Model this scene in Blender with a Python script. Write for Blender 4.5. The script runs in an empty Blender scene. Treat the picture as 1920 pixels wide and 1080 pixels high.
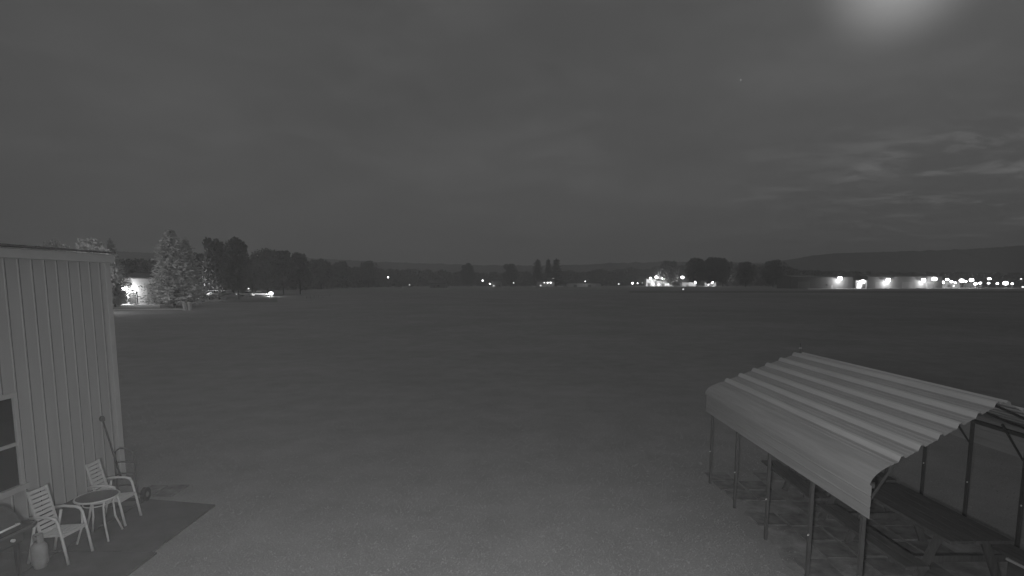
import bpy, math, random
import numpy as np
from mathutils import Vector, Matrix, noise
PI = math.pi
R = math.radians
sc = bpy.context.scene
col = sc.collection

# ------------------------------------------------------------ camera
H = 3.7                      # height of the camera over the lawn
FPX = 1000.0                 # focal length in pixels of a 1920 wide picture
PITCH = R(6.0)
CY = 531 + FPX * math.tan(PITCH)
cd = bpy.data.cameras.new('camera')
cam = bpy.data.objects.new('camera', cd); col.objects.link(cam)
cd.sensor_width = 36.0
cd.lens = FPX / 1920 * 36
cd.shift_y = (CY - 540) / 1920
cd.clip_start = 0.1
cd.clip_end = 20000
cam.location = (0, 0, H)
cam.rotation_euler = (PI / 2 - PITCH, 0, 0)
sc.camera = cam
sc.render.resolution_x, sc.render.resolution_y = 1024, 576
sc.view_settings.view_transform = 'Standard'
sc.view_settings.look = 'None'
sc.view_settings.exposure = 0.0
sc.view_settings.gamma = 1.0
sc.cycles.use_denoising = True
sc.cycles.max_bounces = 5
sc.cycles.sample_clamp_indirect = 2.0

def ray(u, v):
    fw = Vector((0, math.cos(PITCH), -math.sin(PITCH))); up = Vector((0, math.sin(PITCH), math.cos(PITCH)))
    return fw * FPX + Vector((u - 960, 0, 0)) - up * (v - CY)
def gz(u, v, z=0.0):
    d = ray(u, v); return Vector((0, 0, H)) + d * ((z - H) / d.z)
def gy(u, v, y):
    d = ray(u, v); return Vector((0, 0, H)) + d * (y / d.y)
def gx(u, v, x):
    d = ray(u, v); return Vector((0, 0, H)) + d * (x / d.x)

# ------------------------------------------------------------ night sky (world)
w = bpy.data.worlds.new('World'); sc.world = w; w.use_nodes = True
nt = w.node_tree; nt.nodes.clear()
def N(t, **k):
    n = nt.nodes.new(t)
    for a, b in k.items(): setattr(n, a, b)
    return n
def L(a, b): nt.links.new(a, b)
def M(op, a, b=None, c=None, clamp=False):
    n = N('ShaderNodeMath', operation=op); n.use_clamp = clamp
    for i, s in enumerate((a, b, c)):
        if s is None: continue
        if isinstance(s, (int, float)): n.inputs[i].default_value = s
        else: L(s, n.inputs[i])
    return n.outputs[0]
def VM(op, a, b=None):
    n = N('ShaderNodeVectorMath', operation=op)
    for i, s in enumerate((a, b)):
        if s is None: continue
        if isinstance(s, (tuple, Vector)): n.inputs[i].default_value = tuple(s)
        else: L(s, n.inputs[i])
    return n
def MR(s, a, b, c, d, smooth=True):
    n = N('ShaderNodeMapRange'); n.interpolation_type = 'SMOOTHSTEP' if smooth else 'LINEAR'
    L(s, n.inputs[0])
    for i, x in enumerate((a, b, c, d)): n.inputs[i + 1].default_value = x
    return n.outputs[0]
tc = N('ShaderNodeTexCoord'); D = tc.outputs['Generated']
sx = N('ShaderNodeSeparateXYZ'); L(D, sx.inputs[0])
X, Y, Z = sx.outputs
base = MR(Z, 0.0, 0.35, 0.073, 0.072)                          # dim band over the horizon
base = M('ADD', base, MR(X, -0.5, 0.75, -0.004, 0.014))        # paler to the right
zen = MR(Z, 0.56, 0.95, 0.0, 0.165)                             # unseen sky overhead, brightness added to lift the light on the ground
tot = M('ADD', base, zen)
def glow(u, v, lo, pw, amp):
    d = ray(u, v).normalized()
    t = VM('DOT_PRODUCT', D, d).outputs['Value']
    return M('MULTIPLY', M('POWER', MR(t, lo, 1.0, 0, 1, False), pw), amp)
tot = M('ADD', tot, glow(1692, -62, 0.991, 3.6, 0.36))          # halo of the moon, just over the frame
tot = M('ADD', tot, glow(1700, -20, 0.93, 2.0, 0.024))
tot = M('ADD', tot, glow(190, 30, 0.94, 2.0, 0.016))
for (u, v, a) in ((1389, 150, 0.30), (825, 17, 0.22), (1003, 668 - 500, 0.05)):
    d = ray(u, v).normalized(); t = VM('DOT_PRODUCT', D, d).outputs['Value']
    tot = M('ADD', tot, MR(t, 0.99999955, 0.9999998, 0, a))
# clouds: a flat sheet of air seen at a low angle, so its coordinates are x/z, y/z
den = M('ADD', M('MAXIMUM', Z, 0.0), 0.09)
cv = N('ShaderNodeCombineXYZ'); L(M('DIVIDE', X, den), cv.inputs[0]); L(M('DIVIDE', Y, den), cv.inputs[1])
def cloud(scale, stretch, seed, lo, hi, mu, mv, mlo, amp):
    mp = N('ShaderNodeMapping'); L(cv.outputs[0], mp.inputs[0]); mp.inputs['Scale'].default_value = (scale, scale * stretch, 1)
    mp.inputs['Location'].default_value = (seed, seed * 1.7, 0)
    mp.inputs['Rotation'].default_value = (0, 0, R(-18))
    nz = N('ShaderNodeTexNoise'); nz.inputs['Scale'].default_value = 1; nz.inputs['Detail'].default_value = 8
    nz.inputs['Roughness'].default_value = 0.62; nz.inputs['Distortion'].default_value = 0.4
    L(mp.outputs[0], nz.inputs['Vector'])
    f = MR(nz.outputs[0], lo, hi, 0, 1)
    d = ray(mu, mv).normalized(); t = VM('DOT_PRODUCT', D, d).outputs['Value']
    return M('MULTIPLY', M('MULTIPLY', M('MULTIPLY', f, MR(t, mlo, 1.0, 0, 1)), MR(Z, .16, .28, 1, .12 if mlo > .93 else 1)), amp)
tot = M('ADD', tot, cloud(2.1, 1.3, 3.1, 0.50, 0.66, 1900, 310, 0.958, 0.085))
tot = M('ADD', tot, cloud(1.9, 1.7, 8.3, 0.50, 0.68, 1620, 370, 0.955, 0.042))
tot = M('ADD', tot, cloud(0.8, 1.1, 5.7, 0.42, 0.75, 1300, 250, 0.5, 0.026))
tot = M('ADD', tot, cloud(2.6, 1.0, 2.2, 0.35, 0.75, 700, 100, 0.2, 0.012))
tot = M('ADD', tot, cloud(0.7, 1.3, 1.2, 0.45, 0.75, 100, 380, 0.9, 0.022))
below = MR(Z, -0.02, 0.0, 0.3, 1.0)
tot = M('MULTIPLY', tot, below)
cc = N('ShaderNodeCombineColor')
for i in range(3): L(tot, cc.inputs[i])
bg = N('ShaderNodeBackground'); L(cc.outputs[0], bg.inputs[0]); bg.inputs[1].default_value = 1.0
wo = N('ShaderNodeOutputWorld'); L(bg.outputs[0], wo.inputs[0])

# moonlight, from high on the right in front
sd = bpy.data.lights.new('moonlight', 'SUN'); sd.energy = 0.035; sd.angle = R(3.0)
so = bpy.data.objects.new('moonlight', sd); col.objects.link(so)
so.rotation_euler = (-ray(1700, -70)).to_track_quat('-Z', 'Y').to_euler()

# the infrared floodlight under the eave where the camera hangs
fd = bpy.data.lights.new('floodlight', 'SPOT'); fd.energy = 1750; fd.spot_size = R(128); fd.spot_blend = 1.0; fd.shadow_soft_size = 0.05
fo = bpy.data.objects.new('floodlight', fd); col.objects.link(fo); fo.location = (-0.14, -0.03, 3.57)
fo.rotation_euler = (Vector((-0.3, 14.0, 0.2)) - Vector(fo.location)).to_track_quat('-Z', 'Y').to_euler()

# ------------------------------------------------------------ materials
MT = {}
def mat(name, g, rough=0.8, var=0.0, scale=3.0, bump=0.0, metal=0.0, emit=0.0, bscale=None, stretch=(1, 1, 1), spec=0.3, detail=6, big=0.0):
    if name in MT: return MT[name]
    m = bpy.data.materials.new(name); m.use_nodes = True; MT[name] = m
    t = m.node_tree; b = t.nodes['Principled BSDF']
    b.inputs['Roughness'].default_value = rough; b.inputs['Metallic'].default_value = metal
    b.inputs['Specular IOR Level'].default_value = spec
    b.inputs['Base Color'].default_value = (g, g, g, 1)
    co = t.nodes.new('ShaderNodeTexCoord'); mp = t.nodes.new('ShaderNodeMapping'); mp.inputs['Scale'].default_value = stretch
    t.links.new(co.outputs['Object'], mp.inputs[0])
    n = t.nodes.new('ShaderNodeTexNoise'); n.inputs['Scale'].default_value = scale; n.inputs['Detail'].default_value = detail; n.inputs['Roughness'].default_value = 0.65
    t.links.new(mp.outputs[0], n.inputs['Vector'])
    r = t.nodes.new('ShaderNodeMapRange'); t.links.new(n.outputs[0], r.inputs[0])
    r.inputs[1].default_value = 0.3; r.inputs[2].default_value = 0.7; r.inputs[3].default_value = g * (1 - var); r.inputs[4].default_value = g * (1 + var)
    out = r.outputs[0]
    if big:
        n2 = t.nodes.new('ShaderNodeTexNoise'); n2.inputs['Scale'].default_value = scale * 0.05; n2.inputs['Detail'].default_value = 4
        t.links.new(mp.outputs[0], n2.inputs['Vector'])
        r2 = t.nodes.new('ShaderNodeMapRange'); t.links.new(n2.outputs[0], r2.inputs[0])
        r2.inputs[1].default_value = 0.3; r2.inputs[2].default_value = 0.7; r2.inputs[3].default_value = 1 - big; r2.inputs[4].default_value = 1 + big
        mm = t.nodes.new('ShaderNodeMath'); mm.operation = 'MULTIPLY'; t.links.new(out, mm.inputs[0]); t.links.new(r2.outputs[0], mm.inputs[1]); out = mm.outputs[0]
    c = t.nodes.new('ShaderNodeCombineColor')
    for i in range(3): t.links.new(out, c.inputs[i])
    t.links.new(c.outputs[0], b.inputs['Base Color'])
    if bump:
        bn = t.nodes.new('ShaderNodeBump'); bn.inputs['Strength'].default_value = bump; bn.inputs['Distance'].default_value = 0.02
        n3 = t.nodes.new('ShaderNodeTexNoise'); n3.inputs['Scale'].default_value = bscale or scale * 4; n3.inputs['Detail'].default_value = 5
        t.links.new(mp.outputs[0], n3.inputs['Vector']); t.links.new(n3.outputs[0], bn.inputs['Height']); t.links.new(bn.outputs[0], b.inputs['Normal'])
    if emit:
        b.inputs['Emission Color'].default_value = (1, 1, 1, 1); b.inputs['Emission Strength'].default_value = emit
    return m
m_wall = mat('painted_siding', 0.33, 0.55, 0.07, 2.0, 0.05, stretch=(1, 1, .25), spec=.4)
m_trim = mat('painted_trim', 0.38, 0.5, 0.05, 3.0)
m_white = mat('white_paint', 0.62, 0.5, 0.06, 9.0)
m_chair = mat('white_enamel', 0.42, 0.5, 0.10, 12.0)
m_glass = mat('dark_glass', 0.012, 0.35, 0.2, 1.0, spec=.15)
m_patio = mat('patio_concrete', 0.065, 0.9, 0.22, 2.2, 0.3, bscale=60)
m_slab = mat('paving_slab', 0.12, 0.95, 0.5, 4.0, 0.3, bscale=60)
m_dirt = mat('bare_soil', 0.17, 1.0, 0.45, 3.0, 0.5, bscale=40)
m_roofm = mat('galvanised_roofing', 0.225, 0.5, 0.16, 14.0, 0.03, stretch=(1, .06, 1), spec=.5)
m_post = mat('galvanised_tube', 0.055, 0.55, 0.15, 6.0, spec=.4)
m_bolt = mat('bright_zinc', 0.5, 0.3, 0.0, spec=.8)
m_wood = mat('weathered_wood', 0.065, 0.85, 0.3, 5.0, 0.3, stretch=(6, .5, 1))
m_pale = mat('pale_board', 0.30, 0.8, 0.1, 5.0)
m_black = mat('black_enamel', 0.02, 0.45, 0.2, 6.0, spec=.4)
m_dark = mat('dark_steel', 0.075, 0.5, 0.2, 6.0, spec=.4)
m_lid = mat('grill_lid_steel', 0.10, 0.28, 0.1, 6.0, metal=0.7)
m_rubber = mat('rubber', 0.02, 0.9, 0.2, 8.0)
m_tank = mat('tank_paint', 0.21, 0.5, 0.12, 9.0)
m_far_wall = mat('hangar_siding', 0.24, 0.7, 0.12, 0.6, stretch=(6, 1, .2))
m_far_lit = mat('pale_render', 0.62, 0.7, 0.05, 0.6)
m_far_roof = mat('hangar_roof', 0.10, 0.7, 0.1, 0.5)
m_conc = mat('apron_concrete', 0.55, 0.9, 0.1, 0.2)
m_asph = mat('asphalt', 0.09, 0.9, 0.15, 0.3)
m_lamp = mat('lamp_glow', 0.8, 0.5, emit=9.0)
m_lamp_dim = mat('lamp_glow_dim', 0.8, 0.5, emit=0.8)
m_litwin = mat('lit_window', 0.6, 0.5, emit=2.2)
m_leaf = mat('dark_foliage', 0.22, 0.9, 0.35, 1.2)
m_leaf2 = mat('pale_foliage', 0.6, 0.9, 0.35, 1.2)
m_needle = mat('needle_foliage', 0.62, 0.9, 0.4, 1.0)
m_bark = mat('bark', 0.10, 0.95, 0.2, 4.0)
m_wood_far = mat('forest_canopy', 0.06, 0.95, 0.3, 0.02, big=.2)
m_car = mat('pale_car_paint', 0.65, 0.35, 0.03, 2, spec=.6)
m_cardk = mat('grey_car_paint', 0.25, 0.35, 0.03, 2, spec=.6)

def lawn_material():
    m = bpy.data.materials.new('lawn'); m.use_nodes = True; t = m.node_tree; b = t.nodes['Principled BSDF']
    b.inputs['Roughness'].default_value = 1.0; b.inputs['Specular IOR Level'].default_value = 0.05
    co = t.nodes.new('ShaderNodeTexCoord')
    def nz(scale, detail, lo, hi, a, c, stretch=(1, 1, 1), rough=.6):
        mp = t.nodes.new('ShaderNodeMapping'); mp.inputs['Scale'].default_value = stretch; t.links.new(co.outputs['Object'], mp.inputs[0])
        n = t.nodes.new('ShaderNodeTexNoise'); n.inputs['Scale'].default_value = scale; n.inputs['Detail'].default_value = detail; n.inputs['Roughness'].default_value = rough
        t.links.new(mp.outputs[0], n.inputs['Vector'])
        r = t.nodes.new('ShaderNodeMapRange'); t.links.new(n.outputs[0], r.inputs[0])
        for i, x in enumerate((lo, hi, a, c)): r.inputs[i + 1].default_value = x
        return r.outputs[0]
    def mul(a, c):
        x = t.nodes.new('ShaderNodeMath'); x.operation = 'MULTIPLY'; t.links.new(a, x.inputs[0]); t.links.new(c, x.inputs[1]); return x.outputs[0]
    f = nz(38, 5, .3, .7, .80, 1.20, rough=.75)
    g = nz(1.1, 6, .3, .7, .90, 1.10)
    h = nz(0.16, 6, .3, .7, .90, 1.10)
    k = nz(0.03, 4, .35, .65, .92, 1.08, (1, .8, 1))
    mw = nz(0.035, 3, .42, .58, .982, 1.018, (.15, 6, 1))     # mowing lanes far out
    sp = nz(.55, 5, .60, .74, 1.0, .84)
    o = mul(mul(mul(mul(f, g), mul(h, k)), mw), sp)
    x = t.nodes.new('ShaderNodeMath'); x.operation = 'MULTIPLY'; t.links.new(o, x.inputs[0]); x.inputs[1].default_value = 0.20
    c = t.nodes.new('ShaderNodeCombineColor')
    for i in range(3): t.links.new(x.outputs[0], c.inputs[i])
    t.links.new(c.outputs[0], b.inputs['Base Color'])
    bn = t.nodes.new('ShaderNodeBump'); bn.inputs['Strength'].default_value = .6; bn.inputs['Distance'].default_value = 0.02
    t.links.new(f, bn.inputs['Height']); t.links.new(bn.outputs[0], b.inputs['Normal'])
    return m
m_lawn = lawn_material()

# ------------------------------------------------------------ mesh helpers
class MB:
    def __init__(s): s.v = []; s.f = []
    def add(s, vs, fs):
        n = len(s.v); s.v += [tuple(v) for v in vs]; s.f += [tuple(i + n for i in f) for f in fs]; return s
    def box(s, x0, x1, y0, y1, z0, z1):
        return s.add([(x0, y0, z0), (x1, y0, z0), (x1, y1, z0), (x0, y1, z0), (x0, y0, z1), (x1, y0, z1), (x1, y1, z1), (x0, y1, z1)],
                     [(0, 3, 2, 1), (4, 5, 6, 7), (0, 1, 5, 4), (1, 2, 6, 5), (2, 3, 7, 6), (3, 0, 4, 7)])
    def bar(s, a, b, wx, wy=None, up=(0, 0, 1)):
        """rectangular bar between two points"""
        wy = wy or wx; a = Vector(a); b = Vector(b); d = (b - a).normalized(); up = Vector(up)
        if abs(d.dot(up)) > .98: up = Vector((1, 0, 0))
        p = d.cross(up).normalized(); q = p.cross(d)
        vs = []
        for c in (a, b):
            for i, j in ((-1, -1), (1, -1), (1, 1), (-1, 1)): vs.append(c + p * i * wx / 2 + q * j * wy / 2)
        return s.add(vs, [(0, 3, 2, 1), (4, 5, 6, 7), (0, 1, 5, 4), (1, 2, 6, 5), (2, 3, 7, 6), (3, 0, 4, 7)])
    def tube(s, pts, r, n=8, r2=None, cap=True):
        pts = [Vector(p) for p in pts]; rings = []; prev = None
        for i, p in enumerate(pts):
            d = (pts[min(i + 1, len(pts) - 1)] - pts[max(i - 1, 0)]).normalized()
            if prev is None:
                up = Vector((0, 0, 1)) if abs(d.z) < .9 else Vector((1, 0, 0)); u = d.cross(up).normalized()
            else: u = (prev - d * prev.dot(d)).normalized()
            prev = u; wv = d.cross(u)
            rr = r if r2 is None else r + (r2 - r) * i / (len(pts) - 1)
            rings.append([p + (u * math.cos(2 * PI * k / n) + wv * math.sin(2 * PI * k / n)) * rr for k in range(n)])
        vs = [v for g in rings for v in g]; fs = []
        for i in range(len(pts) - 1):
            for k in range(n): fs.append((i * n + k, i * n + (k + 1) % n, (i + 1) * n + (k + 1) % n, (i + 1) * n + k))
        if cap: fs.append(tuple(range(n))[::-1]); fs.append(tuple((len(pts) - 1) * n + k for k in range(n)))
        return s.add(vs, fs)
    def lathe(s, prof, n=20, c=(0, 0, 0)):
        vs = []; fs = []
        for (r, z) in prof:
            for k in range(n): vs.append((c[0] + r * math.cos(2 * PI * k / n), c[1] + r * math.sin(2 * PI * k / n), c[2] + z))
        for i in range(len(prof) - 1):
            for k in range(n): fs.append((i * n + k, i * n + (k + 1) % n, (i + 1) * n + (k + 1) % n, (i + 1) * n + k))
        fs.append(tuple(range(n))[::-1]); fs.append(tuple((len(prof) - 1) * n + k for k in range(n)))
        return s.add(vs, fs)
    def prism(s, poly, axis, a, b):
        """poly in the plane across axis (x: (y,z), y: (x,z)), from a to b"""
        n = len(poly); f = {'x': lambda p, t: (t, p[0], p[1]), 'y': lambda p, t: (p[0], t, p[1]), 'z': lambda p, t: (p[0], p[1], t)}[axis]
        vs = [f(p, a) for p in poly] + [f(p, b) for p in poly]
        return s.add(vs, [tuple(range(n)), tuple(range(2 * n - 1, n - 1, -1))] + [(i, i + n, (i + 1) % n + n, (i + 1) % n) for i in range(n)])
    def build(s, name, m, parent=None, smooth=False, bevel=0.0):
        me = bpy.data.meshes.new(name); me.from_pydata(s.v, [], s.f); me.materials.append(m)
        import bmesh
        bm = bmesh.new(); bm.from_mesh(me); bmesh.ops.recalc_face_normals(bm, faces=bm.faces); bm.to_mesh(me); bm.free()
        if smooth:
            me.shade_smooth() if hasattr(me, 'shade_smooth') else [setattr(p, 'use_smooth', True) for p in me.polygons]
        o = bpy.data.objects.new(name, me); col.objects.link(o)
        if bevel:
            md = o.modifiers.new('bevel', 'BEVEL'); md.width = bevel; md.segments = 2; md.limit_method = 'ANGLE'
        if parent: o.parent = parent
        return o
def empty(name, loc=(0, 0, 0), rz=0):
    o = bpy.data.objects.new(name, None); col.objects.link(o); o.location = loc; o.rotation_euler = (0, 0, rz); o.empty_display_size = .2; return o
def tag(o, label=None, cat=None, group=None, kind=None):
    if label: o['label'] = label
    if cat: o['category'] = cat
    if group: o['group'] = group
    if kind: o['kind'] = kind
    return o
def thing(name, label, cat, loc=(0, 0, 0), rz=0, group=None): return tag(empty(name, loc, rz), label, cat, group)
def struct(name, mb, m): return tag(mb.build(name, m), kind='structure')
def copy_tree(o, parent=None, top=True):
    c = o.copy(); col.objects.link(c)
    if parent: c.parent = parent
    for ch in list(o.children): copy_tree(ch, c)
    return c
def rawmesh(name, V, Fq, m, parent=None, nper=4):
    V = np.asarray(V, dtype=np.float32).reshape(-1, 3); nf = len(Fq) if Fq is not None else len(V) // nper
    me = bpy.data.meshes.new(name); me.vertices.add(len(V)); me.vertices.foreach_set('co', V.ravel())
    me.loops.add(nf * nper); idx = np.arange(nf * nper, dtype=np.int32) if Fq is None else np.asarray(Fq, dtype=np.int32).ravel()
    me.loops.foreach_set('vertex_index', idx)
    me.polygons.add(nf); me.polygons.foreach_set('loop_start', np.arange(0, nf * nper, nper, dtype=np.int32))
    me.update(calc_edges=True); me.materials.append(m)
    o = bpy.data.objects.new(name, me); col.objects.link(o)
    if parent: o.parent = parent
    return o
def point_light(parent, loc, power, r=0.3):
    ld = bpy.data.lights.new('lamp_light', 'POINT'); ld.energy = power; ld.shadow_soft_size = r
    lo = bpy.data.objects.new('lamp_light', ld); col.objects.link(lo); lo.location = loc
    if parent: lo.parent = parent
    return lo

# ------------------------------------------------------------ ground
g = MB()
xs = [-9000, -400, -60, -20, 0, 20, 60, 400, 9000]; ys = [-60, 0, 10, 30, 80, 200, 600, 2000, 12000]
g.v = [(x, y, 0) for y in ys for x in xs]
g.f = [(j * 9 + i, j * 9 + i + 1, (j + 1) * 9 + i + 1, (j + 1) * 9 + i) for j in range(8) for i in range(8)]
struct('ground', g, m_lawn)
# patio of dark concrete along the siding
pt = MB().box(-7.55, -6.24, 3.0, 6.98, -.05, .03).box(-6.22, -4.88, 3.0, 6.98, -.05, .032).prism([(-7.55, 7.0), (-6.24, 7.0), (-6.24, 8.80), (-7.55, 8.95)], 'z', -.05, .03).prism([(-6.22, 7.0), (-4.95, 7.0), (-4.95, 8.56), (-6.22, 8.79)], 'z', -.05, .028)
struct('patio', pt, m_patio)
sl = MB().box(-6.60, -6.30, 8.98, 9.44, -.03, .02).box(-6.26, -5.93, 8.95, 9.46, -.03, .022)
struct('path', sl, m_slab)
# soil and slabs under the carport
rnd = random.Random(4)
so_ = MB()
def blob(cx, cy, rx, ry, z, seed, n=30):
    q = random.Random(seed); vs = [(cx, cy, z)]
    for k in range(n):
        a = 2 * PI * k / n; f = .8 + .35 * noise.noise(Vector((math.cos(a) * 1.3, math.sin(a) * 1.3, seed)))+ .08 * q.random()
        vs.append((cx + rx * f * math.cos(a), cy + ry * f * math.sin(a), z))
    return vs, [(0, 1 + k, 1 + (k + 1) % n) for k in range(n)]
so_.add(*blob(5.35, 7.0, 2.1, 3.6, .004, 3, 60))
struct('soil', so_, m_dirt)
pv = MB()
for i in range(5):
    for j in range(11):
        if rnd.random() < .22: continue
        x = 3.78 + i * .47 + rnd.uniform(-.02, .02); y = 5.0 + j * .47 + rnd.uniform(-.02, .02)
        pv.box(x, x + .42, y, y + .42, -.03, .012 + rnd.uniform(0, .014))
struct('paving', pv, m_slab)

# short grass in the light of the floodlight
def grass():
    q = np.random.default_rng(7)
    n = 170000
    y = 5.0 + 26 * q.random(n) ** 2.2
    x = (q.random(n) * 2 - 1) * (y * 1.02 + .5)
    j = (q.random(n) - .5) * .14
    keep = ~((x < -4.93 + j) & (y < 8.56 - .18 * (x + 4.95) + j)) & (x > -12) & ~((x < -7.45) & (y < 10.05)) & ~((np.abs(x + 6.26) < .36) & (np.abs(y - 9.2) < .28))
    soil = ((x - 5.2) / 1.75) ** 2 + ((y - 7.0) / 3.1) ** 2 < 1
    keep &= ~(soil & (q.random(n) < .86))
    x = x[keep]; y = y[keep]; n = len(x)
    a = q.random(n) * 2 * PI; h = (.006 + .016 * q.random(n) ** 2) * np.clip((31 - y) / 12, .1, 1); wd = .003 + .004 * q.random(n) + y * .0002
    lx = (q.random(n) - .5) * .04; ly = (q.random(n) - .5) * .04
    V = np.zeros((n, 3, 3))
    V[:, 0] = np.stack([x - np.cos(a) * wd, y - np.sin(a) * wd, 0 * x], 1)
    V[:, 1] = np.stack([x + np.cos(a) * wd, y + np.sin(a) * wd, 0 * x], 1)
    V[:, 2] = np.stack([x + lx, y + ly, h], 1)
    tag(rawmesh('grass', V, None, mat('grass_blades', .22, 1.0, .3, 5.0, spec=.05), None, 3), 'short mown lawn grass in front of the camera', 'grass', kind='stuff')
grass()

# ------------------------------------------------------------ the building on the left
WX = -7.5; WY1 = 9.98; WH = 4.24
bld = thing('metal_building', 'tall ribbed metal building wall with a window filling the left edge of the photo', 'building', (WX, WY1, 0))
b = MB().box(-14, -.06, -14, -.03, 0, WH - .02); b.build('core_wall', m_wall, bld)
# ribbed sheet, profile along y
prof = []; y = -13.9
while y < -.06:
    for dy, o in ((0, 0), (.160, 0), (.166, .006), (.182, .006), (.184, -.02), (.197, -.02), (.199, .006), (.222, .006)):
        if y + dy < -.03: prof.append((y + dy, o))
    y += .229
sh = MB(); n = len(prof)
sh.v = [(o, yy, 0.02) for yy, o in prof] + [(o, yy, WH - .16) for yy, o in prof]
sh.f = [(i, i + 1, n + i + 1, n + i) for i in range(n - 1)]
sheet = sh.build('siding', m_wall, bld)
sheet.data.materials.append(mat('joint_sealant', .15, .8, .1, 3.0))
for i, p in enumerate(sheet.data.polygons):
    if prof[i][1] < 0 or prof[i + 1][1] < 0: p.material_index = 1
MB().box(-.05, .035, -.11, .015, 0, WH - .16).build('corner_trim', m_trim, bld, bevel=.006)
MB().box(-.1, .10, -14, .06, WH - .17, WH - .02).build('gutter', m_trim, bld, bevel=.012)
MB().prism([(.16, WH), (.16, WH + .03), (-7, WH + .5), (-14.2, WH + .03), (-14.2, WH), (-7, WH + .46)], 'y', -14.1, .02).build('roof', mat('dark_roofing', .10, .7, .1, 1.0), bld)
# window, outer frame y from -3.1 to -1.98 (world), z .62 - 2.02
wy1 = 7.88 - WY1; wy0 = wy1 - 1.15; z0 = .66; z1 = 2.0
win = MB()
for a in ((.018, .07, wy0, wy1, z1, z1 + .07), (.018, .085, wy0 - .04, wy1 + .04, z0 - .09, z0), (.018, .07, wy0, wy0 + .06, z0, z1), (.018, .07, wy1 - .06, wy1, z0, z1)): win.box(*a)
wf = win.build('window', m_trim, bld, bevel=.006)
MB().box(.02, .055, wy0 + .06, wy1 - .06, 1.27, 1.32).build('sash_rail', m_trim, wf)
MB().box(.019, .026, wy0 + .06, wy1 - .06, z0, 1.27).box(.019, .03, wy0 + .06, wy1 - .06, 1.32, z1).build('pane', m_glass, wf)

# ------------------------------------------------------------ slatted chairs
def chair_proto(label, loc, rz, s=1.0):
    t = thing('patio_chair', label, 'chair', loc, rz, 'white slatted patio chairs')
    hw = .155
    bk = MB(); hw = .128
    p0 = Vector((-.12, 0, .36)); p1 = Vector((-.25, 0, .95)); d = p1 - p0
    for sgn in (-1, 1): bk.bar(p0 + Vector((0, sgn * hw, 0)), p1 + Vector((0, sgn * hw, 0)), .028, .022)
    for k in range(10):
        c = p0 + d * ((k + .55) / 10); e = d.normalized() * .021
        bk.bar(c - e + Vector((0, 0, 0)), c + e, hw * 2 - .03, .012, up=(1, 0, 0)) if False else None
        a = c - e; b_ = c + e
        nrm = Vector((d.z, 0, -d.x)).normalized() * .006
        bk.add([a + Vector((0, -hw, 0)) - nrm, a + Vector((0, hw, 0)) - nrm, b_ + Vector((0, hw, 0)) - nrm, b_ + Vector((0, -hw, 0)) - nrm,
                a + Vector((0, -hw, 0)) + nrm, a + Vector((0, hw, 0)) + nrm, b_ + Vector((0, hw, 0)) + nrm, b_ + Vector((0, -hw, 0)) + nrm],
               [(0, 3, 2, 1), (4, 5, 6, 7), (0, 1, 5, 4), (1, 2, 6, 5), (2, 3, 7, 6), (3, 0, 4, 7)])
    bk.build('backrest', m_chair, t)
    st = MB(); hw = .16
    for sgn in (-1, 1): st.bar((-.2, sgn * hw, .35), (.24, sgn * hw, .39), .026, .022)
    for k in range(6):
        x = -.17 + k * .075; z = .352 + (x + .2) * .09
        st.box(x, x + .046, -hw, hw, z, z + .016)
    st.build('seat', m_chair, t)
    for sgn in (-1, 1):
        f = .185 * sgn
        MB().tube([(.29, f, 0), (.24, f, .30), (.19, f, .56), (.16, f, .61)], .017, 8).build('leg', m_chair, t, True)
        MB().tube([(-.27, f, 0), (-.19, f, .30), (-.12, f, .58)], .016, 8).build('leg', m_chair, t, True)
        MB().tube([(.175, f, .605), (.10, f, .63), (-.08, f, .635), (-.21, f, .61)], .019, 8).build('armrest', m_chair, t, True)
    MB().bar((.22, -.18, .365), (.22, .18, .365), .02).build('seat_frame', m_chair, t)
    return t
ch = chair_proto('white slatted chair beside the grill and propane tank', (-6.08, 6.84, .032), R(-4))
ch2 = copy_tree(ch); ch2.location = (-6.17, 7.93, .032); ch2.rotation_euler = (0, 0, R(3))
ch2['label'] = 'white slatted chair nearest the building corner, in front of the hand truck'
# round table
tb = thing('patio_table', 'small round patio table with a glass top between the two slatted chairs', 'table', (-5.99, 7.42, .032))
rt = .26; zt = .60
m_tglass = mat('table_glass', 0.06, 0.25, 0.1, 2.0, spec=.4)
MB().lathe([(rt - .01, zt), (rt - .01, zt + .012)], 32).build('tabletop', m_tglass, tb)
MB().tube([(rt * math.cos(a), rt * math.sin(a), zt + .004) for a in [2 * PI * k / 36 for k in range(37)]], .014, 6, cap=False).build('rim', m_chair, tb, True)
MB().tube([(.17 * math.cos(a), .17 * math.sin(a), zt - .09) for a in [2 * PI * k / 28 for k in range(29)]], .009, 6, cap=False).build('brace_ring', m_chair, tb, True)
for k in range(4):
    a = R(45 + 90 * k + 12); c, s_ = math.cos(a), math.sin(a)
    MB().tube([(.24 * c, .24 * s_, zt), (.19 * c, .19 * s_, zt - .12), (.20 * c, .20 * s_, .25), (.28 * c, .28 * s_, 0)], .013, 8).build('leg', m_chair, tb, True)

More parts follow.
